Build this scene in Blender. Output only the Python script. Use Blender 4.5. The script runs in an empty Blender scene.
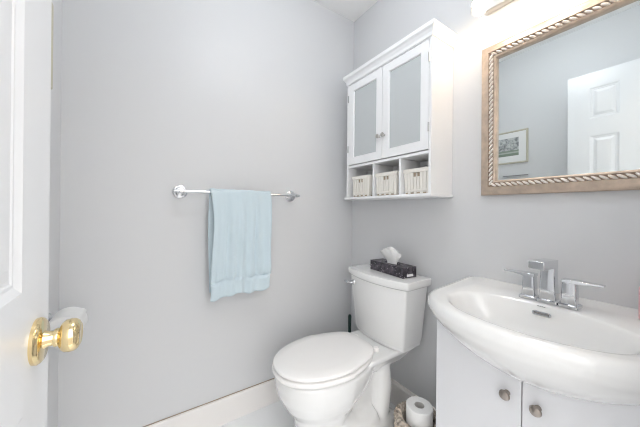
import bpy, bmesh, math, random
from mathutils import Vector, Matrix
random.seed(7)
S = bpy.context.scene
COL = S.collection
PI = math.pi

# ------------------------------------------------------------------ camera
F_PX, YAW, ROLL, Y0 = 262.69, math.radians(33.597), math.radians(0.5802), 209.75
CAM = Vector((-1.2122, -1.4152, 1.1162))
fwd = Vector((math.sin(YAW), math.cos(YAW), 0)); rgt = Vector((math.cos(YAW), -math.sin(YAW), 0)); up = Vector((0, 0, 1))
c_r = rgt * math.cos(ROLL) + up * math.sin(ROLL)
c_u = up * math.cos(ROLL) - rgt * math.sin(ROLL)
cd = bpy.data.cameras.new('camera'); cam = bpy.data.objects.new('camera', cd); COL.objects.link(cam)
cd.sensor_width = 36; cd.lens = F_PX / 640 * 36; cd.clip_start = 0.01
cd.shift_y = -(213.5 - Y0) / 640
mw = Matrix((c_r, c_u, -fwd)).transposed().to_4x4(); mw.translation = CAM
cam.matrix_world = mw
S.camera = cam
S.cycles.filter_width = 1.1

# ------------------------------------------------------------------ world, light, exposure
W = bpy.data.worlds.new('world'); S.world = W; W.use_nodes = True
wb = W.node_tree.nodes['Background']
wb.inputs['Strength'].default_value = 1.25
_n = W.node_tree; _tc = _n.nodes.new('ShaderNodeTexCoord'); _sp = _n.nodes.new('ShaderNodeSeparateXYZ'); _rp = _n.nodes.new('ShaderNodeValToRGB')
_n.links.new(_tc.outputs['Generated'], _sp.inputs[0]); _mr = _n.nodes.new('ShaderNodeMapRange')
_mr.inputs['From Min'].default_value = -1; _mr.inputs['From Max'].default_value = 1
_n.links.new(_sp.outputs['Z'], _mr.inputs['Value']); _n.links.new(_mr.outputs['Result'], _rp.inputs['Fac'])
_rp.color_ramp.elements[0].position = 0.46; _rp.color_ramp.elements[0].color = (0.30, 0.29, 0.28, 1)
_rp.color_ramp.elements[1].position = 0.54; _rp.color_ramp.elements[1].color = (1.0, 0.985, 0.965, 1)
_n.links.new(_rp.outputs['Color'], wb.inputs['Color'])
S.view_settings.view_transform = 'Standard'; S.view_settings.look = 'None'
S.view_settings.gamma = 1; S.view_settings.use_curve_mapping = False
S.view_settings.exposure = 1.48
LAMP_STRENGTH = 115.0
FILL_GLOBE_STRENGTH = 9.4  # emission of the added overhead fill globe
# portal that guides the daylight coming in through the open doorway
pl = bpy.data.lights.new('doorway_portal', 'AREA'); pl.shape = 'RECTANGLE'; pl.size = 0.72; pl.size_y = 2.03
pl.cycles.is_portal = True
po = bpy.data.objects.new('doorway_portal', pl); COL.objects.link(po)
po.location = (-1.015, -1.575, 1.015); po.rotation_euler = (PI / 2, 0, PI)

# ------------------------------------------------------------------ materials
def mat(name, col, rough=0.5, metal=0.0, spec=0.5, var=0.0, scale=8.0, bump=0.0, bscale=60.0, coat=0.0, emit=None, sheen=0.0):
    m = bpy.data.materials.new(name); m.use_nodes = True
    nt = m.node_tree; b = nt.nodes['Principled BSDF']
    b.inputs['Base Color'].default_value = (*col, 1); b.inputs['Roughness'].default_value = rough
    b.inputs['Metallic'].default_value = metal; b.inputs['Specular IOR Level'].default_value = spec
    b.inputs['Coat Weight'].default_value = coat; b.inputs['Coat Roughness'].default_value = 0.05
    b.inputs['Sheen Weight'].default_value = sheen
    if emit:
        b.inputs['Emission Color'].default_value = (*emit[0], 1); b.inputs['Emission Strength'].default_value = emit[1]
    tc = nt.nodes.new('ShaderNodeTexCoord')
    if var:
        n = nt.nodes.new('ShaderNodeTexNoise'); n.inputs['Scale'].default_value = scale; n.inputs['Detail'].default_value = 4
        nt.links.new(tc.outputs['Object'], n.inputs['Vector'])
        r = nt.nodes.new('ShaderNodeValToRGB')
        r.color_ramp.elements[0].position = 0.3; r.color_ramp.elements[1].position = 0.7
        r.color_ramp.elements[0].color = (*[c * (1 - var) for c in col], 1); r.color_ramp.elements[1].color = (*[min(1, c * (1 + var)) for c in col], 1)
        nt.links.new(n.outputs['Fac'], r.inputs['Fac']); nt.links.new(r.outputs['Color'], b.inputs['Base Color'])
    if bump:
        n2 = nt.nodes.new('ShaderNodeTexNoise'); n2.inputs['Scale'].default_value = bscale; n2.inputs['Detail'].default_value = 3
        nt.links.new(tc.outputs['Object'], n2.inputs['Vector'])
        bp = nt.nodes.new('ShaderNodeBump'); bp.inputs['Strength'].default_value = bump; bp.inputs['Distance'].default_value = 0.01
        nt.links.new(n2.outputs['Fac'], bp.inputs['Height']); nt.links.new(bp.outputs['Normal'], b.inputs['Normal'])
    return m

M = {}
M['wall'] = mat('wall_paint', (0.70, 0.706, 0.719), 0.45, bump=0.02, bscale=180)
M['ceiling'] = mat('ceiling_paint', (0.95, 0.945, 0.935), 0.8)
M['trim'] = mat('trim_paint', (0.90, 0.875, 0.855), 0.35)
M['floor'] = mat('floor_tile', (0.95, 0.965, 0.975), 0.2, var=0.02, scale=3)
M['door'] = mat('door_paint', (0.80, 0.81, 0.83), 0.3)
M['cab'] = mat('cabinet_paint', (0.91, 0.915, 0.925), 0.3)
M['vanity'] = mat('vanity_paint_shaded', (0.78, 0.785, 0.81), 0.3)  # cabinet white made darker, mostly lower light put into the colour
M['porc'] = mat('porcelain', (0.875, 0.875, 0.87), 0.08, coat=0.5)
M['seat'] = mat('seat_plastic', (0.95, 0.935, 0.925), 0.22)
M['chrome'] = mat('chrome', (0.72, 0.735, 0.76), 0.06, metal=1)
M['nickel'] = mat('brushed_nickel', (0.55, 0.53, 0.50), 0.3, metal=1)
M['brass'] = mat('brass', (0.87, 0.70, 0.40), 0.13, metal=1)
M['darknickel'] = mat('aged_nickel', (0.36, 0.32, 0.29), 0.3, metal=1)
M['steel'] = mat('hinge_steel', (0.5, 0.5, 0.5), 0.35, metal=1)
M['frost'] = mat('frosted_glass', (0.56, 0.59, 0.60), 0.25, spec=0.6)
M['champ'] = mat('champagne_leaf', (0.56, 0.45, 0.36), 0.38, metal=0.5, var=0.14, scale=40)
M['rope'] = mat('silvered_rope', (0.88, 0.83, 0.78), 0.28, metal=0.35)
M['mirror'] = mat('mirror_glass', (0.84, 0.88, 0.88), 0.0, metal=1)
M['towel'] = mat('towel_cotton', (0.63, 0.745, 0.805), 0.95, bump=0.35, bscale=420, sheen=0.3)
M['paper'] = mat('tissue_paper', (0.86, 0.86, 0.855), 0.9, bump=0.1, bscale=150)
M['card'] = mat('grey_cardboard', (0.62, 0.60, 0.58), 0.9)
M['basket'] = mat('cream_slats', (0.86, 0.83, 0.77), 0.5)
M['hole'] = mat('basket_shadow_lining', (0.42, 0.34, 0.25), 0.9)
M['green'] = mat('dark_green_plastic', (0.006, 0.03, 0.026), 0.3)
M['dark'] = mat('dark_gap', (0.22, 0.22, 0.22), 0.7)
M['pink'] = mat('pink_plastic', (0.85, 0.48, 0.53), 0.3)
M['white'] = mat('white_plastic', (0.82, 0.82, 0.82), 0.35)
M['grey'] = mat('grey_metal', (0.30, 0.30, 0.30), 0.4)
M['gold'] = mat('pale_gold_wood', (0.55, 0.52, 0.42), 0.4)
M['cord'] = mat('seagrass', (0.46, 0.40, 0.34), 0.85, var=0.75, scale=55, bump=0.4, bscale=200)
M['bulb'] = mat('bulb_glow', (1, 0.9, 0.8), 0.4, emit=((1.0, 0.81, 0.60), LAMP_STRENGTH))

def glass_mat():
    m = bpy.data.materials.new('clear_glass'); m.use_nodes = True; nt = m.node_tree; nt.nodes.clear()
    o = nt.nodes.new('ShaderNodeOutputMaterial'); mx = nt.nodes.new('ShaderNodeMixShader')
    t = nt.nodes.new('ShaderNodeBsdfTransparent'); g = nt.nodes.new('ShaderNodeBsdfGlossy'); g.inputs['Roughness'].default_value = 0.05
    t.inputs['Color'].default_value = (0.97, 0.97, 0.96, 1)
    mx.inputs[0].default_value = 0.07
    nt.links.new(t.outputs[0], mx.inputs[1]); nt.links.new(g.outputs[0], mx.inputs[2]); nt.links.new(mx.outputs[0], o.inputs[0])
    return m
M['glass'] = glass_mat()
M['opal'] = mat('opal_glass', (0.90, 0.89, 0.87), 0.25)

def tissue_box_mat():
    m = mat('tissue_box_print', (0.05, 0.045, 0.06), 0.45); nt = m.node_tree; b = nt.nodes['Principled BSDF']
    tc = nt.nodes.new('ShaderNodeTexCoord')
    v = nt.nodes.new('ShaderNodeTexVoronoi'); v.inputs['Scale'].default_value = 70
    n = nt.nodes.new('ShaderNodeTexNoise'); n.inputs['Scale'].default_value = 38; n.inputs['Detail'].default_value = 5
    nt.links.new(tc.outputs['Object'], v.inputs['Vector']); nt.links.new(tc.outputs['Object'], n.inputs['Vector'])
    r = nt.nodes.new('ShaderNodeValToRGB'); e = r.color_ramp.elements
    e[0].position = 0.40; e[0].color = (0.020, 0.018, 0.024, 1); e[1].position = 0.68; e[1].color = (0.13, 0.11, 0.135, 1)
    nt.links.new(n.outputs['Fac'], r.inputs['Fac'])
    r2 = nt.nodes.new('ShaderNodeValToRGB'); e = r2.color_ramp.elements
    e[0].position = 0.16; e[0].color = (1, 1, 1, 1); e[1].position = 0.26; e[1].color = (0, 0, 0, 1)
    nt.links.new(v.outputs['Distance'], r2.inputs['Fac'])
    mx = nt.nodes.new('ShaderNodeMix'); mx.data_type = 'RGBA'
    mu = nt.nodes.new('ShaderNodeMath'); mu.operation = 'MULTIPLY'; mu.inputs[1].default_value = 0.6
    nt.links.new(r2.outputs['Color'], mu.inputs[0]); nt.links.new(mu.outputs[0], mx.inputs['Factor'])
    nt.links.new(r.outputs['Color'], mx.inputs['A']); mx.inputs['B'].default_value = (0.55, 0.50, 0.54, 1)
    nt.links.new(mx.outputs['Result'], b.inputs['Base Color'])
    return m
M['tbox'] = tissue_box_mat()

def print_mat():
    m = mat('faded_print', (0.5, 0.5, 0.5), 0.6); nt = m.node_tree; b = nt.nodes['Principled BSDF']
    tc = nt.nodes.new('ShaderNodeTexCoord'); sp = nt.nodes.new('ShaderNodeSeparateXYZ'); nt.links.new(tc.outputs['Generated'], sp.inputs[0])
    n = nt.nodes.new('ShaderNodeTexNoise'); n.inputs['Scale'].default_value = 45; n.inputs['Detail'].default_value = 6
    nt.links.new(tc.outputs['Object'], n.inputs['Vector'])
    r = nt.nodes.new('ShaderNodeValToRGB'); e = r.color_ramp.elements
    e[0].position = 0.36; e[0].color = (0.20, 0.21, 0.22, 1); e[1].position = 0.62; e[1].color = (0.56, 0.58, 0.58, 1)
    nt.links.new(n.outputs['Fac'], r.inputs['Fac'])
    h = nt.nodes.new('ShaderNodeValToRGB'); h.color_ramp.interpolation = 'CONSTANT'; e = h.color_ramp.elements
    e[0].position = 0; e[0].color = (0.22, 0.27, 0.22, 1); e[1].position = 0.14; e[1].color = (0.42, 0.47, 0.42, 1)
    x = h.color_ramp.elements.new(0.22); x.color = (0.25, 0.30, 0.25, 1); x = h.color_ramp.elements.new(0.30); x.color = (0, 0, 0, 1)
    nt.links.new(sp.outputs['Z'], h.inputs['Fac'])
    gt = nt.nodes.new('ShaderNodeMath'); gt.operation = 'LESS_THAN'; gt.inputs[1].default_value = 0.30; nt.links.new(sp.outputs['Z'], gt.inputs[0])
    mx = nt.nodes.new('ShaderNodeMix'); mx.data_type = 'RGBA'; nt.links.new(gt.outputs[0], mx.inputs['Factor'])
    nt.links.new(r.outputs['Color'], mx.inputs['A']); nt.links.new(h.outputs['Color'], mx.inputs['B']); nt.links.new(mx.outputs['Result'], b.inputs['Base Color'])
    return m
M['print'] = print_mat()

# ------------------------------------------------------------------ helpers
ORG = {}
def link(o, parent=None):
    COL.objects.link(o)
    if parent is not None: o.parent = parent
    return o
def thing(name, label, cat, loc, group=None):
    o = link(bpy.data.objects.new(name, None)); o.location = loc; o.empty_display_size = 0.05
    o['label'] = label; o['category'] = cat
    if group: o['group'] = group
    ORG[o.name] = Vector(loc)
    return o
def obj(name, bm, m, parent=None, bevel=0.0, seg=2, smooth=True, angle=35, label=None):
    """link bm (built in world coordinates) as one mesh object"""
    org = ORG[parent.name] if parent is not None else Vector((0, 0, 0))
    bmesh.ops.recalc_face_normals(bm, faces=bm.faces[:])
    for v in bm.verts: v.co -= org
    me = bpy.data.meshes.new(name); bm.to_mesh(me); bm.free()
    me.materials.append(m if not isinstance(m, str) else M[m])
    o = link(bpy.data.objects.new(name, me), parent); ORG[o.name] = org
    if smooth:
        me.polygons.foreach_set('use_smooth', [True] * len(me.polygons)); me.set_sharp_from_angle(angle=math.radians(angle))
    if bevel:
        b = o.modifiers.new('bevel', 'BEVEL'); b.width = bevel; b.segments = seg; b.limit_method = 'ANGLE'; b.angle_limit = math.radians(40)
    if label: o['label'] = label
    return o
def tag(o, label, cat, group=None):
    o['label'] = label; o['category'] = cat
    if group: o['group'] = group
    return o
def structure(name, bm, m, **k):
    o = obj(name, bm, m, **k); o['kind'] = 'structure'; return o
def dup(root, loc, label, group=None):
    r = root.copy(); COL.objects.link(r); r.location = loc; r['label'] = label
    if group: r['group'] = group
    for ch in list(root.children):
        c = ch.copy(); COL.objects.link(c); c.parent = r
        for g in list(ch.children):
            d = g.copy(); COL.objects.link(d); d.parent = c
    return r

def BM(): return bmesh.new()
def box(bm, x0, x1, y0, y1, z0, z1):
    vs = [bm.verts.new(p) for p in ((x0, y0, z0), (x1, y0, z0), (x1, y1, z0), (x0, y1, z0), (x0, y0, z1), (x1, y0, z1), (x1, y1, z1), (x0, y1, z1))]
    for f in ((0, 1, 2, 3), (4, 5, 6, 7), (0, 1, 5, 4), (1, 2, 6, 5), (2, 3, 7, 6), (3, 0, 4, 7)): bm.faces.new([vs[i] for i in f])
    return bm
def loft(bm, rings, cap0=True, cap1=True, closed=True):
    R = [[bm.verts.new(p) for p in r] for r in rings]
    n = len(R[0])
    for a, b in zip(R, R[1:]):
        for i in range(n if closed else n - 1):
            j = (i + 1) % n
            bm.faces.new((a[i], a[j], b[j], b[i]))
    if cap0: bm.faces.new(R[0])
    if cap1: bm.faces.new(R[-1])
    return bm
def frame_of(d):
    d = Vector(d).normalized(); a = Vector((0, 0, 1)) if abs(d.z) < 0.9 else Vector((1, 0, 0))
    u = d.cross(a).normalized(); return u, d.cross(u).normalized()
def lathe(bm, base, axis, prof, n=32, cap0=True, cap1=True):
    """prof: list of (distance along axis, radius)"""
    base = Vector(base); axis = Vector(axis).normalized(); u, v = frame_of(axis)
    rings = [[base + axis * h + (u * math.cos(2 * PI * k / n) + v * math.sin(2 * PI * k / n)) * max(r, 1e-5) for k in range(n)] for h, r in prof]
    return loft(bm, rings, cap0, cap1)
def tube(bm, pts, rad, n=12, closed=False):
    pts = [Vector(p) for p in pts]; m = len(pts); rings = []
    u = None
    for i, p in enumerate(pts):
        if closed: t = pts[(i + 1) % m] - pts[i - 1]
        else: t = pts[min(i + 1, m - 1)] - pts[max(i - 1, 0)]
        t.normalize()
        if u is None: u, _ = frame_of(t)
        u = (u - t * u.dot(t)).normalized(); v = t.cross(u)
        r = rad[i] if isinstance(rad, (list, tuple)) else rad
        rings.append([p + (u * math.cos(2 * PI * k / n) + v * math.sin(2 * PI * k / n)) * r for k in range(n)])
    if closed: rings.append(rings[0]); R = [[bm.verts.new(q) for q in r] for r in rings[:-1]]; R.append(R[0]); 
    else: R = [[bm.verts.new(q) for q in r] for r in rings]
    for a, b in zip(R, R[1:]):
        for k in range(n):
            j = (k + 1) % n; bm.faces.new((a[k], a[j], b[j], b[k]))
    if not closed: bm.faces.new(R[0]); bm.faces.new(R[-1])
    return bm
def prism(bm, poly, axis, a, b):
    """extrude a 2-D polygon along axis between a and b"""
    def P(p, h):
        return (h, p[0], p[1]) if axis == 'x' else (p[0], h, p[1]) if axis == 'y' else (p[0], p[1], h)
    return loft(bm, [[P(p, a) for p in poly], [P(p, b) for p in poly]])
def rect_frame(bm, plane_x, sgn, y0, y1, z0, z1, prof):
    """mitred frame lying against plane x = plane_x; prof = (inset, height) pairs, height grows along sgn*x"""
    R = []
    for d, h in prof:
        x = plane_x + sgn * h
        R.append([bm.verts.new(p) for p in ((x, y0 + d, z0 + d), (x, y1 - d, z0 + d), (x, y1 - d, z1 - d), (x, y0 + d, z1 - d))])
    R.append(R[0])
    for a, b in zip(R, R[1:]):
        for i in range(4):
            j = (i + 1) % 4; bm.faces.new((a[i], a[j], b[j], b[i]))
    return bm
def rrect(cx, cy, hx, hy, r, z, n=6):
    out = []
    for (sx, sy, a0) in ((1, 1, 0), (-1, 1, PI / 2), (-1, -1, PI), (1, -1, 3 * PI / 2)):
        for k in range(n + 1):
            a = a0 + PI / 2 * k / n
            out.append((cx + sx * (hx - r) + r * math.cos(a), cy + sy * (hy - r) + r * math.sin(a), z))
    return out

# ------------------------------------------------------------------ room shell
XL, YF, H, T = -1.49, -1.46, 2.44, 0.10
DX0, DX1, DH = -1.375, -0.655, 2.045
structure('floor', box(BM(), XL - T, T, YF - T, T, -0.05, 0), 'floor', smooth=False)
structure('ceiling', box(BM(), XL - T, T, YF - T, T, H, H + 0.05), 'ceiling', smooth=False)
structure('wall_back', box(BM(), XL, 0, 0, T, 0, H), 'wall', smooth=False)
structure('wall_right', box(BM(), 0, T, YF - T, T, 0, H), 'wall', smooth=False)
structure('wall_left', box(BM(), XL - T, XL, YF - T, T, 0, H), 'wall', smooth=False)
structure('wall_front', prism(BM(), [(XL, 0), (DX0, 0), (DX0, DH), (DX1, DH), (DX1, 0), (0, 0), (0, H), (XL, H)], 'y', YF - T, YF), 'wall', smooth=False)
HB = 0.133
def baseboard(name, poly_axis, a, b, sgn_prof):
    return structure(name, prism(BM(), sgn_prof, poly_axis, a, b), 'trim', smooth=False)
pb = [(0, 0), (-0.014, 0), (-0.014, HB - 0.016), (-0.009, HB - 0.010), (-0.006, HB), (0, HB)]
baseboard('baseboard_back', 'x', XL, 0, [(0, 0), (-0.014, 0), (-0.014, HB - 0.003), (-0.011, HB), (0, HB)])                                   # (y, z) profile
baseboard('baseboard_right', 'y', YF, -0.014, pb)                              # (x, z) profile
baseboard('baseboard_left', 'y', YF, -0.014, [(XL - p[0], p[1]) for p in pb])
# thin caulk line above the back baseboard
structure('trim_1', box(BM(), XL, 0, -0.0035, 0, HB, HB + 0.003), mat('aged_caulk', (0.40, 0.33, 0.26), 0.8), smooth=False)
structure('trim_2', prism(BM(), [(DX0 - 0.06, 0), (DX0, 0), (DX0, DH), (DX1, DH), (DX1, 0), (DX1 + 0.06, 0), (DX1 + 0.06, DH + 0.06), (DX0 - 0.06, DH + 0.06)], 'y', YF, YF + 0.014), 'trim', smooth=False)

# ------------------------------------------------------------------ open door beside the camera
DF, DT = -1.340, 0.035                       # face towards the room, thickness
DY1, DY0 = -0.826, -1.437                    # free edge, hinge edge
def door():
    bm = BM(); box(bm, DF - DT + 0.006, DF - 0.006, DY0, DY1, 0.008, 2.038)
    cols = [(DY1 - 0.105, DY1 - 0.253), (DY0 + 0.253, DY0 + 0.105)]
    rows = [(0.22, 0.85), (1.002, 1.617), (1.722, 1.942)]
    for sgn, face in ((1, DF), (-1, DF - DT)):
        f0 = face - sgn * 0.006
        x0, x1 = min(f0, face), max(f0, face)
        ys = [DY0, DY0 + 0.105, DY0 + 0.253, DY1 - 0.253, DY1 - 0.105, DY1]
        for a, b in ((ys[0], ys[1]), (ys[2], ys[3]), (ys[4], ys[5])): box(bm, x0, x1, a, b, 0.008, 2.038)
        for z0, z1 in ((0.008, 0.22), (0.85, 1.002), (1.617, 1.722), (1.942, 2.038)):
            for a, b in ((ys[1], ys[2]), (ys[3], ys[4])): box(bm, x0, x1, a, b, z0, z1)
        for (ya, yb) in cols:
            for z0, z1 in rows:
                a, b = min(ya, yb), max(ya, yb)
                # sloping moulding down to the recess, then the raised field
                rect_frame(bm, f0, sgn, a, b, z0, z1, [(0, 0), (0, 0.0062), (0.006, 0.0062), (0.016, 0.0015), (0.020, 0.0015), (0.022, 0)])
                rings = [[(f0 + sgn * h, a + d, z0 + d), (f0 + sgn * h, b - d, z0 + d), (f0 + sgn * h, b - d, z1 - d), (f0 + sgn * h, a + d, z1 - d)] for d, h in ((0.026, 0), (0.042, 0.0045))]
                loft(bm, rings, cap0=False)
    return bm
d1 = structure('door_1', door(), 'door', smooth=False)
ORG[d1.name] = Vector((0, 0, 0))
KY, KZ = -0.884, 0.926
for sgn, x in ((1, DF), (-1, DF - DT)):
    k = obj('door_knob', lathe(BM(), (x + sgn * 0.0, KY, KZ), (sgn, 0, 0), [(0.006, 0.0130), (0.010, 0.0125), (0.013, 0.0105), (0.019, 0.0100), (0.0195, 0.0125), (0.022, 0.0130), (0.024, 0.0125), (0.0245, 0.0140), (0.027, 0.0190), (0.031, 0.0225), (0.037, 0.0236), (0.042, 0.0228), (0.0455, 0.0200), (0.0475, 0.0160), (0.048, 0.0152), (0.0475, 0.0140), (0.0475, 0.0)] if sgn > 0 else [(0.008, 0.011), (0.02, 0.013), (0.03, 0.024), (0.045, 0.026), (0.053, 0.02), (0.056, 0)], n=40), 'brass', d1, label='polished brass round door knob')
    obj('rosette', lathe(BM(), (x, KY, KZ), (sgn, 0, 0), [(0, 0.0315), (0.004, 0.0320), (0.007, 0.0300), (0.009, 0.0270), (0.009, 0.0)], n=48), 'brass', k, label='round brass rosette plate')
obj('latch_plate', box(BM(), DF - DT + 0.006, DF - 0.006, DY1, DY1 + 0.001, KZ - 0.028, KZ + 0.028), 'brass', d1)
for z in (0.25, 1.05, 1.85):
    obj('hinge', lathe(BM(), (DF + 0.004, DY0 - 0.004, z - 0.045), (0, 0, 1), [(0, 0.006), (0.09, 0.006)], n=12), 'brass', d1)

# ------------------------------------------------------------------ over-toilet wall cabinet
CY0, CY1, CX = -0.722, -0.140, -0.168
CZ0, CZ1 = 1.180, 1.911
cabt = thing('wall_cabinet', 'white wall cabinet with two frosted doors and open cubbies, hung over the toilet', 'cabinet', (0, (CY0 + CY1) / 2, CZ0))
bm = BM()
box(bm, CX, 0, CY0, CY0 + 0.013, CZ0 + 0.015, CZ1)
box(bm, CX, 0, CY1 - 0.013, CY1, CZ0 + 0.015, CZ1)
box(bm, -0.006, 0, CY0 + 0.013, CY1 - 0.013, CZ0 + 0.015, CZ1)                 # back board
box(bm, CX + 0.004, -0.006, CY0 + 0.013, CY1 - 0.013, 1.374, 1.388)            # shelf under the doors
box(bm, CX, -0.006, CY0 + 0.013, CY1 - 0.013, 1.885, CZ1)
box(bm, CX + 0.025, -0.006, CY0 + 0.013, CY1 - 0.013, 1.63, 1.642)
for y in (-0.366, -0.548): box(bm, CX + 0.004, -0.006, y - 0.006, y + 0.006, CZ0 + 0.015, 1.374)
obj('carcass', bm, 'cab', cabt, bevel=0.0012)
obj('bottom_board', box(BM(), CX - 0.010, 0, CY0 - 0.006, CY1 + 0.010, CZ0, CZ0 + 0.015), 'cab', cabt, bevel=0.004)
# crown: profile swept round three sides (overhang, z)
prof = [(0.0, CZ1 - 0.022), (0.004, CZ1 - 0.022), (0.006, CZ1 - 0.006), (0.013, CZ1 + 0.008), (0.019, CZ1 + 0.013), (0.021, CZ1 + 0.016), (0.021, CZ1 + 0.033), (0.0, CZ1 + 0.033)]
bm = BM(); R = []
for o_, z in prof:
    R.append([(0, CY0 - o_, z), (CX - o_, CY0 - o_, z), (CX - o_, CY1 + o_, z), (0, CY1 + o_, z)])
loft(bm, R, cap0=True, cap1=True)
obj('crown_molding', bm, 'cab', cabt, smooth=False)
def cab_door(y0, y1, ky, hy):
    z0, z1, s = 1.392, 1.882, 0.046
    bm = BM()
    rect_frame(bm, CX + 0.018, -1, y0, y1, z0, z1, [(0, 0), (0, 0.018), (s - 0.004, 0.018), (s, 0.014), (s, 0)])
    d = obj('door', bm, 'cab', cabt, bevel=0.001, smooth=False)
    obj('glass_pane', box(BM(), CX + 0.008, CX + 0.012, y0 + s - 0.002, y1 - s + 0.002, z0 + s - 0.002, z1 - s + 0.002), 'frost', d, smooth=False, label='grey frosted glass pane')
    obj('knob', lathe(BM(), (CX, ky, 1.513), (-1, 0, 0), [(0, 0.006), (0.010, 0.005), (0.013, 0.010), (0.018, 0.0115), (0.023, 0.009), (0.026, 0)], n=24), 'nickel', d, label='small brushed metal knob')
    for z in (1.49, 1.80):
        obj('hinge', lathe(BM(), (CX - 0.002, hy, z - 0.020), (0, 0, 1), [(0, 0.0035), (0.040, 0.0035)], n=10), 'steel', d, label='small steel hinge')
cab_door(CY0 + 0.0145, -0.4322, -0.449, CY0 + 0.0135)
cab_door(-0.4298, CY1 - 0.0145, -0.413, CY1 - 0.0135)

# ------------------------------------------------------------------ baskets in the cubbies
def basket():
    t = thing('basket', 'x', 'basket', (-0.09, -0.25, CZ0 + 0.0155), 'cream baskets in the cabinet cubbies')
    cx, cy, z0 = -0.09, -0.25, CZ0 + 0.0155
    hx, hy, hgt = 0.066, 0.072, 0.122
    def side_pts(u, z):           # u along the rectangle outline; taper with height
        k = 0.94 + 0.06 * (z - z0) / hgt
        return u[0] * k + cx, u[1] * k + cy
    sl = BM()
    def slat(p, q, n_out, za, zb):
        a, b = Vector(p), Vector(q); nx, ny = n_out
        rings = []
        for z in (za, zb):
            k = 0.94 + 0.06 * (z - z0) / hgt
            pa = (cx + a[0] * k, cy + a[1] * k); pb_ = (cx + b[0] * k, cy + b[1] * k)
            rings.append([(pa[0], pa[1], z), (pb_[0], pb_[1], z), (pb_[0] - nx * 0.005, pb_[1] - ny * 0.005, z), (pa[0] - nx * 0.005, pa[1] - ny * 0.005, z)])
        loft(sl, rings)
    def side(ax):
        N = 8
        for i in range(N):
            a, b = -1 + 2 * i / N + 0.018, -1 + 2 * (i + 1) / N - 0.018
            if ax in ('-x', '+x'):
                x = -hx if ax == '-x' else hx
                top = z0 + (0.083 if (ax == '-x' and i in (3, 4)) else 0.104)
                o_ = (-1 if ax == '-x' else 1, 0)
                slat((x, a * hy, 0), (x, b * hy, 0), o_, z0 + 0.003 + 0.006 * (i % 2), top)
                if top < z0 + 0.1:                       # narrow posts that frame the two hand holes
                    e = b if i == 3 else a; q = -0.015 if i == 3 else 0.015
                    slat((x, (e + q) * hy, 0), (x, e * hy, 0), o_, top, z0 + 0.104)
            else:
                y = -hy if ax == '-y' else hy
                slat((a * hx, y, 0), (b * hx, y, 0), (0, -1 if ax == '-y' else 1), z0 + 0.003 + 0.006 * (i % 2), z0 + 0.104)
    for ax in ('-x', '+x', '-y', '+y'): side(ax)
    obj('slats', sl, 'basket', t, smooth=False)
    rm = BM()
    def band(za, zb, out):
        def ring(z, e):
            k = 0.94 + 0.06 * (z - z0) / hgt
            return [(cx + s * (hx + e) * k, cy + q * (hy + e) * k, z) for s, q in ((-1, -1), (1, -1), (1, 1), (-1, 1))]
        A, B, Cc, D = ring(za, out), ring(zb, out), ring(zb, -0.006), ring(za, -0.006)
        R = [[rm.verts.new(p) for p in r] for r in (A, B, Cc, D)]; R.append(R[0])
        for a, b in zip(R, R[1:]):
            for i in range(4):
                j = (i + 1) % 4; rm.faces.new((a[i], a[j], b[j], b[i]))
    band(z0 + 0.103, z0 + 0.122, 0.003); 
    obj('rim', rm, 'basket', t, bevel=0.002)
    rm = BM(); band(z0 + 0.014, z0 + 0.023, 0.002)
    obj('lower_band', rm, 'basket', t, bevel=0.001)
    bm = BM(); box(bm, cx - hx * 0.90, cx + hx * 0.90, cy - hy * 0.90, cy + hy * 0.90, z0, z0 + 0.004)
    # brown lining behind holes and gaps, the inside's shade put into its colour
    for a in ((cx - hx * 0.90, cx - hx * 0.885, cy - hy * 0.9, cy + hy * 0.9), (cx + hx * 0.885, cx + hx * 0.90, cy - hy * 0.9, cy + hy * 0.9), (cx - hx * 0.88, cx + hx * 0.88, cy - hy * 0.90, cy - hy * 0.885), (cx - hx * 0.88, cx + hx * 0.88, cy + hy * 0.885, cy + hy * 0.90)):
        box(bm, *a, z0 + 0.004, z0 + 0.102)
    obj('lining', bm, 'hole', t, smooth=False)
    return t
b0 = basket(); b0.location.y = -0.263; b0.location.x = -0.099; b0['label'] = 'cream slatted basket in the cabinet cubby closest to the room corner'
dup(b0, (-0.093, -0.452, CZ0 + 0.0155), 'cream slatted basket in the middle cubby of the wall cabinet')
dup(b0, (-0.081, -0.631, CZ0 + 0.0155), 'cream slatted basket in the cabinet cubby closest to the mirror')

# ------------------------------------------------------------------ framed mirror
MY0, MY1, MZ0, MZ1 = -1.366, -0.861, 1.184, 1.802
mir = thing('wall_mirror', 'champagne framed mirror with silvery rope moulding hung above the sink', 'mirror', (0, (MY0 + MY1) / 2, MZ0))
bm = BM()
rect_frame(bm, -0.003, -1, MY0, MY1, MZ0, MZ1, [(0, 0), (0, 0.016), (0.003, 0.020), (0.012, 0.023), (0.022, 0.028), (0.030, 0.031), (0.0325, 0.031), (0.034, 0.023), (0.049, 0.022), (0.0495, 0.026), (0.052, 0.028), (0.056, 0.026), (0.059, 0.018), (0.059, 0.0)])
fr = obj('frame', bm, 'champ', mir, angle=50)
bm = BM()
def leaf(c, dirv, i):
    """one twisted lobe of the rope"""
    d = Vector(dirv); n = Vector((-1, 0, 0)); s = d.cross(n)
    a = (d * 0.82 + s * 0.58).normalized(); b = n.cross(a)
    mtx = Matrix((a * 0.0140, b * 0.0048, n * 0.0075)).transposed().to_4x4(); mtx.translation = c
    bmesh.ops.create_uvsphere(bm, u_segments=10, v_segments=6, radius=1, matrix=mtx)
dm = 0.0415
def run(p, q):
    p, q = Vector(p), Vector(q); L = (q - p).length; n = int(round(L / 0.0185))
    for i in range(n): leaf(p + (q - p) * ((i + 0.5) / n), (q - p).normalized(), i)
xr = -0.003 - 0.0245
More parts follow.
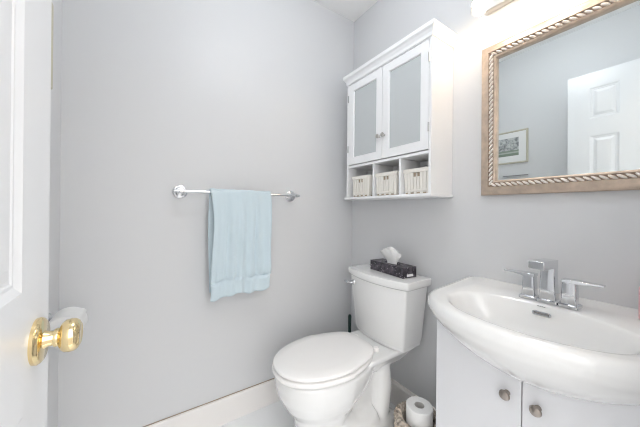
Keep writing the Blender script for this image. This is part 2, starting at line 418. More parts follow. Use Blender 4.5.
run((xr, MY0 + dm, MZ0 + dm), (xr, MY1 - dm, MZ0 + dm)); run((xr, MY1 - dm, MZ0 + dm), (xr, MY1 - dm, MZ1 - dm))
run((xr, MY1 - dm, MZ1 - dm), (xr, MY0 + dm, MZ1 - dm)); run((xr, MY0 + dm, MZ1 - dm), (xr, MY0 + dm, MZ0 + dm))
obj('rope_groove', rect_frame(BM(), -0.003, -1, MY0 + 0.0332, MY1 - 0.0332, MZ0 + 0.0332, MZ1 - 0.0332, [(0, 0.020), (0, 0.0237), (0.0165, 0.0228), (0.0165, 0.020)]), mat('groove_painted_shade', (0.38, 0.29, 0.23), 0.6), mir, smooth=False, label='dark band under the rope, shade put into its colour')  # dark band: shade between the rope lobes put into the colour
obj('rope_molding', bm, 'rope', mir, label='silvery twisted rope moulding')
obj('glass', box(BM(), -0.012, -0.008, MY0 + 0.054, MY1 - 0.054, MZ0 + 0.054, MZ1 - 0.054), 'mirror', mir, smooth=False)
mir.rotation_euler = (0, -math.radians(0.55), 0)      # hangs a little forward at the top

# ------------------------------------------------------------------ vanity light
LY = (-0.90, -1.105, -1.31)
vl = thing('vanity_light', 'chrome bar wall lamp with glowing glass shades above the mirror', 'lamp', (0, -1.105, 1.955))
obj('back_plate', box(BM(), -0.030, 0, -1.36, -0.868, 1.952, 2.03), 'nickel', vl, bevel=0.006)
for y in LY:
    a = obj('lamp_arm', tube(BM(), [(-0.028, y, 2.01), (-0.07, y, 2.02), (-0.105, y, 2.015), (-0.123, y, 1.995), (-0.125, y, 1.970)], 0.007), 'chrome', vl)
    obj('socket_cup', lathe(BM(), (-0.125, y, 1.936), (0, 0, 1), [(0.0, 0.0285), (0.0, 0.0305), (0.018, 0.028), (0.030, 0.020), (0.036, 0.011), (0.036, 0.0), (0.032, 0.0), (0.028, 0.018), (0.017, 0.0265), (0.0, 0.0285)], n=32, cap0=False, cap1=False), 'opal', a, label='white glass socket cup')
    obj('bulb', lathe(BM(), (-0.125, y, 1.918), (0, 0, 1), [(0, 0.0), (0.003, 0.006), (0.018, 0.0075), (0.026, 0.0065), (0.028, 0)], n=16), 'bulb', a, label='glowing bulb')
    obj('glass_shade', lathe(BM(), (-0.125, y, 1.906), (0, 0, 1), [(0.0, 0.032), (0.0, 0.034), (0.015, 0.033), (0.030, 0.0315), (0.030, 0.030), (0.015, 0.0315), (0.0, 0.032)], n=32, cap0=False, cap1=False), 'glass', a, label='clear glass shade')

# ------------------------------------------------------------------ added fill globe under the ceiling, out of view
cl = thing('fill_globe', 'added unseen fill globe hanging from the middle of the ceiling', 'lamp', (-0.75, -0.80, H))
obj('mount', lathe(BM(), (-0.75, -0.80, H), (0, 0, -1), [(0, 0.060), (0.014, 0.060), (0.020, 0.050), (0.022, 0.014), (0.075, 0.014), (0.078, 0.035), (0.092, 0.035)], n=40), 'nickel', cl)
obj('diffuser', lathe(BM(), (-0.75, -0.80, H - 0.088), (0, 0, -1), [(0.09 - 0.09 * math.cos(PI * k / 20), 0.09 * math.sin(PI * k / 20)) for k in range(3, 21)], n=48), mat('fill_globe_glow', (0.9, 0.9, 0.9), 0.4, emit=((0.90, 0.95, 1.0), FILL_GLOBE_STRENGTH)), cl)

# ------------------------------------------------------------------ towel bar and towel
BZ, BY = 1.196, -0.070
tb = thing('towel_bar', 'chrome towel bar on round wall brackets, holding the blue towel', 'towel bar', (-0.78, 0, BZ))
obj('rod', lathe(BM(), (-1.105, BY, BZ), (1, 0, 0), [(0, 0.006), (0.002, 0.0075), (0.640, 0.0075), (0.642, 0.006)], n=20), 'chrome', tb)
for x in (-1.076, -0.489):
    p = obj('bracket', lathe(BM(), (x, 0, BZ), (0, -1, 0), [(0, 0.031), (0.005, 0.031), (0.007, 0.028), (0.007, 0.024), (0.010, 0.023), (0.012, 0.019), (0.013, 0.012), (0.030, 0.009), (0.055, 0.009), (0.062, 0.0115), (0.078, 0.0115), (0.081, 0.009), (0.082, 0)], n=32), 'chrome', tb)

def towel():
    bm = BM(); nu, nf, nb = 72, 70, 50
    xl, xr_ = -0.955, -0.648
    rows = []
    # back sheet bottom -> up -> over the rod -> front sheet bottom
    path = []
    for k in range(nb): path.append(('b', 1 - k / nb))
    for k in range(9): path.append(('o', k / 8))
    for k in range(1, nf + 1): path.append(('f', k / nf))
    for kind, s in path:
        row = []
        for i in range(nu + 1):
            u = i / nu
            w = 1.1 * (1 - abs(math.sin(u * 11 + 0.9))) ** 2 - 0.5 + math.sin(u * 21 + 0.6) * 0.45 + math.sin(u * 38 + 2.1) * 0.3 + math.sin(u * 9.5 + 4) * 0.5
            if kind == 'f':
                amp = 0.0020 + 0.0150 * min(1, s * 2.2) * (1 - 0.40 * s)
                hem = s > 0.845
                L = 0.515 - 0.012 * u + 0.006 * math.sin(u * 9 + 1) + 0.004 * math.sin(u * 23)
                left = xl + 0.014 * math.sin(min(1, s / 0.30) * PI / 2) - 0.018 * max(0, s - 0.30) / 0.7 + (0.005 if s > 0.86 else 0)
                right = xr_ - 0.004 * s + (0.003 * math.sin(s * 9)) - (0.008 if s > 0.86 else 0.0)
                gather = 1 if not hem else 0.6
                x = left + (right - left) * (u + 0.006 * math.sin(u * 21 + 1.2) * gather)
                y = BY - 0.0135 - amp * (1 + w * gather) + (0.003 * math.exp(-((s - 0.845) / 0.010) ** 2) if True else 0)
                if hem: y -= 0.004 + 0.0025 * math.sin(u * 30)
                y -= 0.0035 * max(0, math.sin(u * 62 + 1.5 * math.sin(u * 11))) * math.exp(-((s - 0.80) / 0.07) ** 2)
                y += 0.0045 * math.exp(-((s - 0.850) / 0.012) ** 2)
                # soft belly where the folded edge swells at the near side
                y -= 0.010 * math.exp(-((u - 0.10) / 0.09) ** 2) * math.sin(min(1, s * 1.3) * PI)
                z = BZ + 0.002 - L * s
            elif kind == 'o':
                a = PI * s
                x = xl + (xr_ - xl) * u
                y = BY + 0.0135 * math.cos(a) - 0.0015 * math.sin(a / 2) * (1 + w) * s
                z = BZ + 0.002 + 0.0135 * math.sin(a) + 0.0012 * math.sin(u * 40) * math.sin(a)
            else:
                x = xl - 0.008 * min(1, s * 3) + 0.012 * s + (xr_ - xl - 0.004) * u
                y = BY + 0.0135 + 0.006 * min(1, 2 * s) * (0.3 + 0.7 * w * 0.6)
                z = BZ + 0.002 - 0.490 * s
            row.append(bm.verts.new((x, y, z)))
        rows.append(row)
    for a, b in zip(rows, rows[1:]):
        for i in range(nu): bm.faces.new((a[i], a[i + 1], b[i + 1], b[i]))
    return bm
tw = obj('hand_towel', towel(), 'towel', angle=80)
sol = tw.modifiers.new('solid', 'SOLIDIFY'); sol.thickness = 0.005; sol.offset = 0
tag(tw, 'light blue cotton towel folded over the chrome towel bar', 'towel')

# ------------------------------------------------------------------ toilet
TY = -0.420
toi = thing('toilet', 'white two piece toilet with closed lid between back wall and vanity', 'toilet', (-0.40, TY, 0))
def egg(xf, xb, xc, hw, hwb, z, n=48, e=2.2):
    """egg outline: rounded front at xf, blunt back at xb"""
    pts = []
    for k in range(n):
        a = 2 * PI * k / n; c, s = math.cos(a), math.sin(a)
        if c < 0:       # front half
            x = xc - (xc - xf) * abs(c) ** (2 / e); y = hw * math.copysign(abs(s) ** (2 / e), s)
        else:
            q = abs(c) ** (2 / 4.0); x = xc + (xb - xc) * q
            y = math.copysign(abs(s) ** (2 / 4.0), s) * (hw + (hwb - hw) * q)
        pts.append((x, TY + 0.008 + y, z))
    return pts
def bowl():
    bm = BM()
    R = [egg(-0.655, -0.14, -0.42, 0.120, 0.115, 0.0), egg(-0.655, -0.14, -0.42, 0.120, 0.115, 0.030), egg(-0.650, -0.20, -0.44, 0.110, 0.095, 0.050),
         egg(-0.650, -0.36, -0.48, 0.107, 0.070, 0.10), egg(-0.655, -0.38, -0.49, 0.108, 0.065, 0.17), egg(-0.676, -0.36, -0.49, 0.122, 0.074, 0.225), egg(-0.710, -0.32, -0.48, 0.150, 0.095, 0.27),
         egg(-0.735, -0.29, -0.48, 0.169, 0.118, 0.32), egg(-0.747, -0.28, -0.48, 0.178, 0.130, 0.37), egg(-0.750, -0.28, -0.48, 0.180, 0.135, 0.407), egg(-0.728, -0.30, -0.48, 0.158, 0.115, 0.413)]
    loft(bm, R)
    # rear deck that carries the tank
    D = [rrect(-0.205, TY, 0.140, 0.085, 0.03, 0.33), rrect(-0.195, TY, 0.160, 0.115, 0.04, 0.372), rrect(-0.195, TY, 0.168, 0.138, 0.035, 0.402), rrect(-0.195, TY, 0.170, 0.146, 0.03, 0.412), rrect(-0.195, TY, 0.170, 0.146, 0.03, 0.424), rrect(-0.195, TY, 0.167, 0.143, 0.03, 0.427)]
    loft(bm, D)
    # trapway: low swelling behind the pedestal, rear column, spreading foot
    for s in (1, -1):
        tube(bm, [(-0.48, TY + s * 0.050, 0.15), (-0.40, TY + s * 0.052, 0.115), (-0.33, TY + s * 0.056, 0.105), (-0.27, TY + s * 0.058, 0.12)], [0.055, 0.060, 0.062, 0.058], n=16)
        tube(bm, [(-0.222, TY + s * 0.058, 0.39), (-0.215, TY + s * 0.066, 0.33), (-0.212, TY + s * 0.072, 0.25), (-0.218, TY + s * 0.072, 0.18), (-0.232, TY + s * 0.064, 0.10)], [0.044, 0.046, 0.047, 0.047, 0.052], n=16)
    loft(bm, [rrect(-0.36, TY, 0.15, 0.060, 0.03, 0.02), rrect(-0.36, TY, 0.15, 0.062, 0.03, 0.30), rrect(-0.34, TY, 0.17, 0.09, 0.03, 0.40)])
    loft(bm, [rrect(-0.275, TY, 0.13, 0.122, 0.03, 0.0), rrect(-0.275, TY, 0.13, 0.122, 0.03, 0.085), rrect(-0.275, TY, 0.122, 0.114, 0.03, 0.105)])
    return bm
bo = obj('bowl', bowl(), 'porc', toi, angle=70)
rmh = bo.modifiers.new('fuse', 'REMESH'); rmh.mode = 'VOXEL'; rmh.voxel_size = 0.006; rmh.use_smooth_shade = True
sm = bo.modifiers.new('soften', 'SMOOTH'); sm.factor = 0.5; sm.iterations = 12
def disc(xf, xb, xc, hw, hwb, prof):
    bm = BM(); R = []
    for ins, z in prof:
        R.append(egg(xf + ins, xb - ins, xc, hw - ins, hwb - ins, z, n=64))
    return loft(bm, R)
obj('seat', disc(-0.760, -0.285, -0.49, 0.181, 0.133, [(0.020, 0.4135), (0.018, 0.4185), (0.002, 0.4190), (0.0, 0.424), (0.001, 0.433), (0.004, 0.436), (0.020, 0.437)]), 'seat', toi, angle=50)
obj('seat_lid', disc(-0.757, -0.272, -0.49, 0.177, 0.128, [(0.020, 0.4375), (0.017, 0.4425), (0.002, 0.4430), (0.0, 0.4465), (0.002, 0.453), (0.007, 0.4565), (0.05, 0.459), (0.12, 0.460)]), 'seat', toi, angle=50)
for s in (1, -1):
    obj('seat_hinge', lathe(BM(), (-0.262, TY + s * 0.075, 0.425), (0, 0, 1), [(0, 0.016), (0.014, 0.016), (0.018, 0.012), (0.018, 0)], n=20), 'seat', toi)
def tank_ring(xb, xf, bow, hw, z, r=0.014, n=14):
    """flat back, bowed front"""
    pts = [(xb, TY + hw - 0.004, z)]
    pts.append((xb, TY - hw + 0.004, z))
    for k in range(5):                      # near-side front corner, rounded
        a = k / 4 * PI / 2
        pts.append((xf + r - r * math.sin(a), TY - hw + r - r * math.cos(a), z))
    for k in range(1, n):
        q = -1 + 2 * k / n; y = q * (hw - r)
        pts.append((xf - bow * (1 - q * q), TY + y, z))
    for k in range(5):
        a = PI / 2 - k / 4 * PI / 2
        pts.append((xf + r - r * math.sin(a), TY + hw - r + r * math.cos(a), z))
    return pts
obj('tank', loft(BM(), [tank_ring(-0.045, -0.165, 0.020, 0.158, 0.4272), tank_ring(-0.040, -0.178, 0.026, 0.168, 0.431), tank_ring(-0.039, -0.182, 0.028, 0.172, 0.452), tank_ring(-0.038, -0.184, 0.029, 0.174, 0.456), tank_ring(-0.030, -0.200, 0.032, 0.201, 0.738)]), 'porc', toi, angle=40)
obj('tank_lid', loft(BM(), [tank_ring(-0.026, -0.198, 0.034, 0.207, 0.7385), tank_ring(-0.022, -0.204, 0.036, 0.213, 0.743), tank_ring(-0.020, -0.207, 0.037, 0.216, 0.750), tank_ring(-0.020, -0.207, 0.037, 0.216, 0.774), tank_ring(-0.022, -0.204, 0.036, 0.213, 0.779), tank_ring(-0.04, -0.187, 0.033, 0.195, 0.782)]), 'porc', toi, angle=40)
lv = obj('flush_lever', lathe(BM(), (-0.202, TY + 0.158, 0.702), (-1, 0, 0), [(0, 0.015), (0.008, 0.015), (0.012, 0.012), (0.024, 0.009), (0.026, 0)], n=24), 'chrome', toi, label='chrome flush lever')
obj('lever_arm', tube(BM(), [(-0.224, TY + 0.158, 0.700), (-0.235, TY + 0.168, 0.702), (-0.240, TY + 0.185, 0.705), (-0.240, TY + 0.200, 0.704)], [0.007, 0.0075, 0.008, 0.006], n=10), 'chrome', lv)
for s in (1, -1):
    obj('bolt_cap', lathe(BM(), (-0.30, TY + s * 0.100, 0.045), (0, 0, 1), [(0, 0.013), (0.008, 0.012), (0.014, 0.006), (0.015, 0)], n=16), 'porc', toi)
obj('supply_hose', tube(BM(), [(-0.035, TY + 0.20, 0.16), (-0.09, TY + 0.205, 0.17), (-0.11, TY + 0.18, 0.25), (-0.11, TY + 0.135, 0.36), (-0.11, TY + 0.125, 0.42)], 0.006), 'steel', toi)

# ------------------------------------------------------------------ tissue box on the tank
tbx = thing('tissue_box', 'dark patterned tissue box standing on the toilet tank lid', 'tissue box', (-0.106, -0.455, 0.783))
BH, BL, BD = 0.052, 0.123, 0.046
bm = BM()
o = Vector((-0.106, -0.455, 0.783))
slot = [(o.x + 0.020 * math.cos(a), o.y + 0.055 * math.sin(a)) for a in [2 * PI * k / 32 for k in range(32)]]
outer = []
for k in range(32):
    a = 2 * PI * k / 32; c, s = math.cos(a), math.sin(a); m_ = max(abs(c), abs(s)); outer.append((o.x + BD * c / m_, o.y + BL * s / m_))
loft(bm, [[(x, y, o.z) for x, y in outer], [(x, y, o.z + BH) for x, y in outer], [(x, y, o.z + BH) for x, y in slot], [(x, y, o.z + BH - 0.02) for x, y in slot]], cap1=True)
obj('carton', bm, 'tbox', tbx, smooth=False)
obj('label_sticker', box(BM(), o.x - 0.020, o.x + 0.022, o.y - BL - 0.0008, o.y - BL, o.z + 0.006, o.z + 0.018), 'white', tbx, smooth=False, label='small white label')
bm = BM(); rings = []
prof_t = [(-0.010, 0.014, 0.036, 0), (0.003, 0.010, 0.034, 0), (0.018, 0.012, 0.042, 0.15), (0.036, 0.017, 0.052, 0.35), (0.053, 0.022, 0.060, 0.55), (0.069, 0.024, 0.062, 0.8)]
for j, (h, ax, ay, cr) in enumerate(prof_t):
    r = []
    for k in range(40):
        a = 2 * PI * k / 40
        m_ = 1 + 0.22 * cr * math.sin(5 * a + 0.6 * j) + 0.12 * cr * math.sin(9 * a + 1.3)
        r.append((o.x + ax * m_ * math.cos(a) - 0.006 * cr, o.y + ay * m_ * math.sin(a) + 0.012 * cr, o.z + BH + h + 0.012 * cr * math.sin(2 * a + 0.9) + 0.006 * cr * math.sin(5 * a)))
    rings.append(r)
rings.append([(o.x - 0.006 + (p[0] - o.x) * 0.45, o.y + 0.012 + (p[1] - o.y - 0.012) * 0.55, p[2] - 0.016) for p in rings[-1]])
loft(bm, rings)
obj('tissue', bm, 'paper', tbx, angle=80, label='white crumpled tissue sheet')
tbx.rotation_euler = (0, 0, math.radians(-5))

# ------------------------------------------------------------------ toilet brush
br = thing('toilet_brush', 'dark green toilet brush standing in the corner behind the toilet', 'toilet brush', (-0.080, -0.080, 0))
obj('holder', lathe(BM(), (-0.08, -0.08, 0), (0, 0, 1), [(0, 0.050), (0.004, 0.052), (0.14, 0.044), (0.145, 0.040), (0.145, 0.020)], n=32), 'green', br)
obj('handle', lathe(BM(), (-0.08, -0.08, 0.146), (0, 0, 1), [(0, 0.018), (0.01, 0.011), (0.05, 0.009), (0.20, 0.010), (0.268, 0.011), (0.278, 0.008), (0.281, 0)], n=20), 'green', br)

# ------------------------------------------------------------------ vanity cabinet
VC = -1.1145
def front_x(dy, hw, x0, b):
    q = min(1, abs(dy) / hw); return x0 - b * math.sqrt(max(0, 1 - q * q))
VHW = 0.275
def door_x(dy): return -0.298 - 0.021 * (1 - (dy / VHW) ** 2)
def apron_z(dy): return 0.634 + 0.102 * (min(1.0, abs(dy) / VHW)) ** 1.9
van = thing('vanity_cabinet', 'white bow fronted vanity cabinet with two doors below the sink', 'cabinet', (-0.16, VC, 0))
bm = BM()
for s in (1, -1):
    y0 = VC + s * VHW; y1 = VC + s * (VHW - 0.016)
    box(bm, -0.282, 0, min(y0, y1), max(y0, y1), 0, 0.728)
box(bm, -0.012, 0, VC - VHW + 0.016, VC + VHW - 0.016, 0, 0.62)
n = 20
poly = [(0, VC - VHW + 0.016), (0, VC + VHW - 0.016)] + [(door_x(VHW - 0.016 - 2 * (VHW - 0.016) * k / n) + 0.022, VC + (VHW - 0.016) - 2 * (VHW - 0.016) * k / n) for k in range(n + 1)]
prism(bm, poly, 'z', 0.08, 0.098)
prism(bm, [(p[0] if i < 2 else p[0] + 0.02, p[1]) for i, p in enumerate(poly)], 'z', 0.0, 0.08)
obj('carcass', bm, 'vanity', van, smooth=False)
def vdoor(a, b, kdy):
    bm = BM(); n = 28; R = []
    def pan(dy, z):                       # shallow raised field
        da = min(abs(dy - a), abs(dy - b)); dz = min(z - 0.10, apron_z(dy) - 0.03 - z)
        t = min(da - 0.05, dz - 0.05)
        if t < -0.006: return 0
        if t < 0.0: return 0.0035
        return 0.0035 * max(0, 1 - t / 0.012)
    nz = 60
    F, B = [], []
    for k in range(n + 1):
        dy = a + (b - a) * k / n; x = door_x(dy); zt = apron_z(dy) + 0.004
        F.append([bm.verts.new((x, VC + dy, 0.085 + (zt - 0.085) * j / nz)) for j in range(nz + 1)])
        B.append([bm.verts.new((x + 0.018, VC + dy, 0.085 + (zt - 0.085) * j / nz)) for j in range(nz + 1)])
    for k in range(n):
        for j in range(nz):
            bm.faces.new((F[k][j], F[k + 1][j], F[k + 1][j + 1], F[k][j + 1])); bm.faces.new((B[k][j], B[k][j + 1], B[k + 1][j + 1], B[k + 1][j]))
        for j in (0, nz): bm.faces.new((F[k][j], B[k][j], B[k + 1][j], F[k + 1][j]))
    for k in (0, n):
        for j in range(nz): bm.faces.new((F[k][j], F[k][j + 1], B[k][j + 1], B[k][j]))
    d = obj('door', bm, 'vanity', van, angle=40)
    x = door_x(kdy)
    obj('knob', lathe(BM(), (x, VC + kdy, 0.583), (-1, 0.0, 0), [(0, 0.008), (0.004, 0.006), (0.012, 0.0055), (0.016, 0.012), (0.020, 0.0145), (0.025, 0.0125), (0.028, 0.007), (0.029, 0)], n=28), 'darknickel', d, label='round brushed nickel knob')
vdoor(0.0015, VHW, 0.036)
vdoor(-VHW, -0.0015, -0.037)

# ------------------------------------------------------------------ sink
SHW, SX, SB = 0.303, -0.270, 0.207
def inside(dx, dy, hw, x0, b, back=0.0):
    if abs(dy) > hw or dx > back: return False
    if dx >= x0: return True
    return ((dx - x0) / b) ** 2 + (dy / hw) ** 2 <= 1
PC = (-0.24, 0.0)
NTH = 128
def outline(hw, x0, b, back=0.0):
    pts = []
    for k in range(NTH):
        a = 2 * PI * (k + 0.5) / NTH; c, s = math.cos(a), math.sin(a); lo, hi = 0, 1.0
        for _ in range(40):
            m_ = (lo + hi) / 2
            if inside(PC[0] + c * m_, s * m_, hw, x0, b, back): lo = m_
            else: hi = m_
        pts.append((PC[0] + c * lo, s * lo))
    return pts
O = outline(SHW, SX, SB)
B_ = []
for (x, y), k in zip(outline(VHW + 0.004, -0.298, 0.021, -0.0), range(NTH)):
    if x < -0.29 and abs(y) < VHW: x = door_x(y) - 0.001
    B_.append((x, y))
def deck_z(x): return 0.818 + 0.014 * max(0, min(1, (x + 0.30) / 0.26))
def scaled(P, d):
    out = []
    for x, y in P:
        vx, vy = x - PC[0], y; L = math.hypot(vx, vy); k = (L - d) / L
        nx = PC[0] + vx * k
        if x > -0.003: nx = min(x, -0.0005); ny = vy * k
        else: ny = vy * k
        out.append((nx, ny))
    return out
BI = []
IX, IB, IY = -0.285, 0.150, 0.222
for k in range(NTH):
    a = 2 * PI * (k + 0.5) / NTH; c, s = math.cos(a), math.sin(a)
    # opening: polar direction mapped onto an oval, fuller at the front
    ib = IB if c < 0 else 0.115; ex = 0.95 if c < 0 else 0.75
    BI.append((IX + ib * math.copysign(abs(c) ** ex, c), IY * math.copysign(abs(s) ** 0.95, s)))
rings = []
lipb = scaled(O, 0.007)
for t in (1.0, 0.85, 0.7, 0.55, 0.4, 0.25, 0.12, 0.0):
    w = 0.35 * (1 - math.cos(t * PI / 2)) + 0.65 * t; sv = 0.35 * math.sin(t * PI / 2) + 0.65 * t
    r = []
    for (lx, ly), (bx, by) in zip(lipb, B_):
        zb = apron_z(by) if bx < -0.28 else 0.745
        ztop = 0.772
        r.append((lx + (bx - lx) * w, VC + ly + (by - ly) * w, ztop + (zb - ztop) * sv))
    rings.append(r)
for d, dz in ((0.006, -0.042), (0.001, -0.034), (0.0, -0.026), (0.001, -0.014), (0.006, -0.006), (0.014, -0.001), (0.026, 0.0)):
    rings.append([(x, VC + y, deck_z(x) + dz) for x, y in scaled(O, d)])
# flat deck to the basin edge, then the bowl
IN = rings[-1]
rings.append([((p[0] + q[0]) / 2, (p[1] + VC + q[1]) / 2, deck_z((p[0] + q[0]) / 2)) for p, q in zip(IN, BI)])
for k_, dz in ((1.03, 0.0), (1.0, -0.0025), (0.97, -0.008), (0.93, -0.021), (0.86, -0.045), (0.77, -0.070), (0.65, -0.092), (0.48, -0.108), (0.28, -0.117), (0.08, -0.120)):
    rings.append([(IX + (x - IX) * k_, VC + y * k_, deck_z(IX + (x - IX)) + dz) for x, y in BI])
snk = thing('sink', 'white bow fronted ceramic sink on the vanity cabinet', 'sink', (-0.24, VC, 0.74))
obj('basin', loft(BM(), rings, cap0=False, cap1=True), 'porc', snk, angle=75)
# overflow slot on the rear wall of the bowl
def pill(bm, c, hw, hh, u, v, nrm, thick):
    P = []
    for k in range(24):
        a = 2 * PI * k / 24; x = math.cos(a) * hh + math.copysign(hw - hh, math.cos(a)); y = math.sin(a) * hh
        P.append((x, y))
    f = lambda p, h: Vector(c) + Vector(u) * p[0] + Vector(v) * p[1] + Vector(nrm) * h
    return loft(bm, [[f(p, 0) for p in P], [f(p, thick) for p in P]])
sn = Vector((-0.95, 0, 0.32)).normalized(); sv_ = Vector((0.32, 0, 0.95)).normalized()
OC = Vector((-0.1815, VC - 0.003, 0.7985))
ring_o = obj('overflow_slot', pill(BM(), OC, 0.0235, 0.0062, (0, 1, 0), sv_, sn, 0.004), 'chrome', snk, label='chrome overflow slot')
obj('slot_opening', pill(BM(), OC + sn * 0.0036, 0.0200, 0.0036, (0, 1, 0), sv_, sn, 0.0008), 'dark', ring_o)
# faint maker's mark above the slot: a few tiny grey strokes
bm = BM()
mc = Vector((-0.1735, VC, 0.8185))
for k, (w, hgt) in enumerate(((0.0035, 0.003), (0.0012, 0.002), (0.0018, 0.0035), (0.0010, 0.002), (0.0018, 0.003), (0.0014, 0.002), (0.0020, 0.0035))):
    yy = mc.y + 0.0085 - k * 0.0028
    box(bm, mc.x - 0.002, mc.x + 0.002, yy - w / 2, yy + w / 2, mc.z, mc.z + hgt * 0.5)
obj('maker_mark', bm, 'grey', snk, smooth=False)
obj('drain', lathe(BM(), (IX, VC, 0.6985), (0, 0, 1), [(0, 0.022), (0.004, 0.021), (0.006, 0.016), (0.006, 0.0)], n=28), 'chrome', snk, label='chrome drain')

# ------------------------------------------------------------------ faucet
FX, FY, FZ = -0.132, -1.121, 0.8325
fa = thing('faucet', 'chrome widespread faucet with angular spout and two lever handles on the sink', 'faucet', (FX, FY, FZ))
sp = obj('spout', loft(BM(), [rrect(FX, FY, 0.021, 0.021, 0.004, FZ + 0.006), rrect(FX, FY, 0.019, 0.018, 0.004, FZ + 0.075), rrect(FX, FY, 0.018, 0.0175, 0.003, FZ + 0.118)]), 'chrome', fa, bevel=0.001)
# arm reaching over the bowl, flat slab tilted slightly up
bm = BM()
for_ = [(0.014, 0.132, 0.102), (-0.03, 0.134, 0.108), (-0.105, 0.137, 0.112), (-0.112, 0.136, 0.113)]
loft(bm, [[(FX + dx, FY - 0.019, FZ + zt), (FX + dx, FY + 0.019, FZ + zt), (FX + dx, FY + 0.019, FZ + zb), (FX + dx, FY - 0.019, FZ + zb)] for dx, zt, zb in for_])
obj('spout_arm', bm, 'chrome', sp, bevel=0.0015)
obj('base_plate', loft(BM(), [rrect(FX, FY, 0.026, 0.026, 0.005, FZ - 0.004), rrect(FX, FY, 0.026, 0.026, 0.005, FZ + 0.004), rrect(FX, FY, 0.022, 0.022, 0.005, FZ + 0.007)]), 'chrome', sp)
for s in (1, -1):
    hy = FY + s * 0.0505
    h = obj('handle', loft(BM(), [rrect(FX, hy, 0.018, 0.018, 0.004, FZ + 0.006), rrect(FX, hy, 0.016, 0.0155, 0.004, FZ + 0.070)]), 'chrome', fa, bevel=0.001)
    obj('base_plate', loft(BM(), [rrect(FX, hy, 0.024, 0.024, 0.005, FZ - 0.004), rrect(FX, hy, 0.024, 0.024, 0.005, FZ + 0.004), rrect(FX, hy, 0.019, 0.019, 0.005, FZ + 0.007)]), 'chrome', h)
    bm = BM()
    y0 = hy - s * 0.017
    loft(bm, [[(FX + e, y0 + s * q, FZ + z1), (FX - e, y0 + s * q, FZ + z1), (FX - e, y0 + s * q, FZ + z0), (FX + e, y0 + s * q, FZ + z0)] for q, e, z0, z1 in ((0, 0.017, 0.0690, 0.0785), (0.034, 0.016, 0.0690, 0.0795), (0.062, 0.012, 0.0720, 0.0785), (0.090, 0.011, 0.0730, 0.0780))])
    obj('lever', bm, 'chrome', h, bevel=0.001)

# ------------------------------------------------------------------ soap bottle at the end of the sink
sbt = thing('soap_bottle', 'pink soap bottle with white pump standing at the mirror end of sink deck', 'bottle', (-0.095, -1.332, 0.8300))
obj('bottle', loft(BM(), [rrect(-0.095, -1.332, 0.022, 0.028, 0.012, 0.8300), rrect(-0.095, -1.332, 0.024, 0.030, 0.013, 0.834), rrect(-0.095, -1.332, 0.024, 0.030, 0.013, 0.915), rrect(-0.095, -1.332, 0.018, 0.022, 0.012, 0.935), rrect(-0.095, -1.332, 0.011, 0.011, 0.010, 0.942), rrect(-0.095, -1.332, 0.011, 0.011, 0.010, 0.952)]), 'pink', sbt)
pm = obj('pump', lathe(BM(), (-0.095, -1.332, 0.952), (0, 0, 1), [(0, 0.013), (0.014, 0.013), (0.016, 0.005), (0.035, 0.005), (0.036, 0.010), (0.044, 0.010), (0.045, 0)], n=20), 'white', sbt)
obj('nozzle', tube(BM(), [(-0.095, -1.332, 0.992), (-0.13, -1.332, 0.993), (-0.14, -1.332, 0.986)], 0.004), 'white', pm)

# ------------------------------------------------------------------ rolls
def roll_bm(c, axis, r, L, ri=0.021):
    return lathe(BM(), c, axis, [(0.0, ri), (0.0, r - 0.003), (0.003, r), (L - 0.003, r), (L, r - 0.003), (L, ri), (0.0, ri)], n=48, cap0=False, cap1=False)
def core_bm(c, axis, L, ri=0.0209):
    return lathe(BM(), c, axis, [(0.002, ri), (L - 0.002, ri), (L - 0.002, ri - 0.0015), (0.002, ri - 0.0015), (0.002, ri)], n=32, cap0=False, cap1=False)

# woven basket between toilet and vanity with a spare roll in it
BX, BYc = -0.212, -0.700
wb_ = thing('woven_basket', 'small woven seagrass basket on the floor between toilet and vanity', 'basket', (BX, BYc, 0))
bm = BM(); NA = 22
for row in range(9):
    z = 0.014 + row * 0.020; rr = 0.078 + 0.010 * math.sin(row / 8 * PI * 0.75)
    pts = []
    for k in range(NA * 4):
        a = 2 * PI * k / (NA * 4); w = math.sin(a * NA / 2 + PI * row) * 0.0055
        pts.append((BX + (rr + w) * math.cos(a), BYc + (rr + w) * math.sin(a), z + 0.003 * math.sin(a * 7 + row)))
    tube(bm, pts, 0.0105, n=8, closed=True)
obj('woven_wall', bm, 'cord', wb_)
bm = BM()
for ph in (0, 2 * PI / 3, 4 * PI / 3):
    pts = []
    for k in range(132):
        a = 2 * PI * k / 132; q = a * 11 + ph
        pts.append((BX + (0.084 + 0.011 * math.cos(q)) * math.cos(a), BYc + (0.084 + 0.011 * math.cos(q)) * math.sin(a), 0.203 + 0.011 * math.sin(q)))
    tube(bm, pts, 0.0085, n=8, closed=True)
obj('braided_rim', bm, 'cord', wb_)
obj('base', lathe(BM(), (BX, BYc, 0.002), (0, 0, 1), [(0, 0.078), (0.008, 0.078)], n=32), 'cord', wb_)
bm_lin = lathe(BM(), (BX, BYc, 0.0105), (0, 0, 1), [(0, 0.001), (0, 0.066), (0.18, 0.070), (0.18, 0.068), (0.004, 0.064), (0.004, 0.001)], n=32, cap0=False, cap1=False)
obj('lining', bm_lin, mat('linen_lining', (0.70, 0.63, 0.57), 0.9), wb_)
r1 = thing('toilet_roll', 'white toilet paper roll standing upright in the woven basket', 'toilet paper', (-0.210, -0.706, 0.165))
obj('paper', roll_bm((-0.210, -0.706, 0.165), (0, 0, 1), 0.0555, 0.105), 'paper', r1)
obj('cardboard_tube', core_bm((-0.210, -0.706, 0.165), (0, 0, 1), 0.105), 'card', r1)
r2 = thing('toilet_roll', 'toilet paper roll at the bottom of the woven basket, under the standing roll', 'toilet paper', (-0.210, -0.706, 0.016))
obj('paper', roll_bm((-0.210, -0.706, 0.016), (0, 0, 1), 0.0555, 0.148), 'paper', r2)
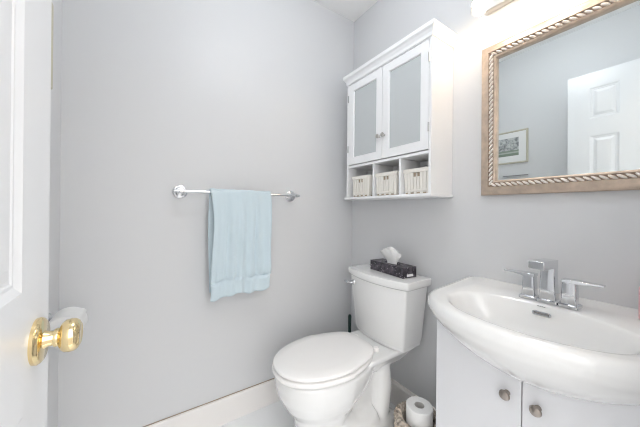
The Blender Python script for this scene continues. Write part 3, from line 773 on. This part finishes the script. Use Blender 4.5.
obj('cardboard_tube', core_bm((-0.210, -0.706, 0.016), (0, 0, 1), 0.148), 'card', r2)

# wall toilet paper holder behind the door
HY, HX, HZ = -0.215, -1.430, 0.727
hd = thing('toilet_paper_holder', 'chrome toilet paper holder on the wall behind the brass knob', 'holder', (XL, HY, HZ))
for s in (1, -1):
    y = HY + s * 0.066
    p = obj('bracket', tube(BM(), [(XL + 0.002, y, HZ), (XL + 0.03, y, HZ), (HX + 0.004, y, HZ)], [0.012, 0.008, 0.011], n=16), 'chrome', hd)
    obj('wall_plate', lathe(BM(), (XL, y, HZ), (1, 0, 0), [(0, 0.024), (0.005, 0.024), (0.009, 0.016), (0.009, 0)], n=28), 'chrome', p)
obj('spindle', lathe(BM(), (HX, HY - 0.070, HZ), (0, 1, 0), [(0, 0.013), (0.012, 0.013), (0.012, 0.009), (0.128, 0.009), (0.128, 0.013), (0.140, 0.013)], n=20), 'chrome', hd)
r3 = thing('toilet_roll', 'white toilet paper roll hanging on the chrome wall holder behind the door knob', 'toilet paper', (HX, HY, HZ))
HR = 0.048
obj('paper', roll_bm((HX, HY - 0.052, HZ - 0.010), (0, 1, 0), HR, 0.104), 'paper', r3)
obj('cardboard_tube', core_bm((HX, HY - 0.052, HZ - 0.010), (0, 1, 0), 0.104), 'card', r3)
bm = BM()
arc = [(HX + (HR + 0.002) * math.cos(a), HZ - 0.010 + (HR + 0.002) * math.sin(a)) for a in [math.radians(130 - 5 * k) for k in range(15)]]
arc += [(arc[-1][0] + 0.012, arc[-1][1] - 0.005), (arc[-1][0] + 0.020, arc[-1][1] - 0.013)]
inn = [(x, z - 0.0008) for x, z in arc][::-1]
prism(bm, arc + inn, 'y', HY - 0.050, HY + 0.050)
obj('loose_sheet', bm, 'paper', r3, angle=60)

# ------------------------------------------------------------------ things on the wall behind the door (seen in the mirror)
pf = thing('framed_picture', 'framed print with pale gold frame and white mat on wall behind door', 'picture', (XL, -0.37, 1.508))
PY0, PY1, PZ0, PZ1 = -0.545, -0.188, 1.508, 1.790
obj('frame', rect_frame(BM(), XL, 1, PY0, PY1, PZ0, PZ1, [(0, 0), (0, 0.014), (0.003, 0.017), (0.010, 0.015), (0.013, 0.012), (0.013, 0)]), 'gold', pf, smooth=False)
obj('mat_board', box(BM(), XL + 0.002, XL + 0.009, PY0 + 0.009, PY1 - 0.009, PZ0 + 0.009, PZ1 - 0.009), 'white', pf, smooth=False)
obj('print', box(BM(), XL + 0.009, XL + 0.0095, PY0 + 0.066, PY1 - 0.066, PZ0 + 0.068, PZ1 - 0.058), 'print', pf, smooth=False)
ld = obj('wall_ledge', box(BM(), XL, XL + 0.020, -0.545, -0.362, 1.398, 1.404), 'grey', bevel=0.001)
tag(ld, 'thin grey ledge on the wall below the framed print', 'ledge')
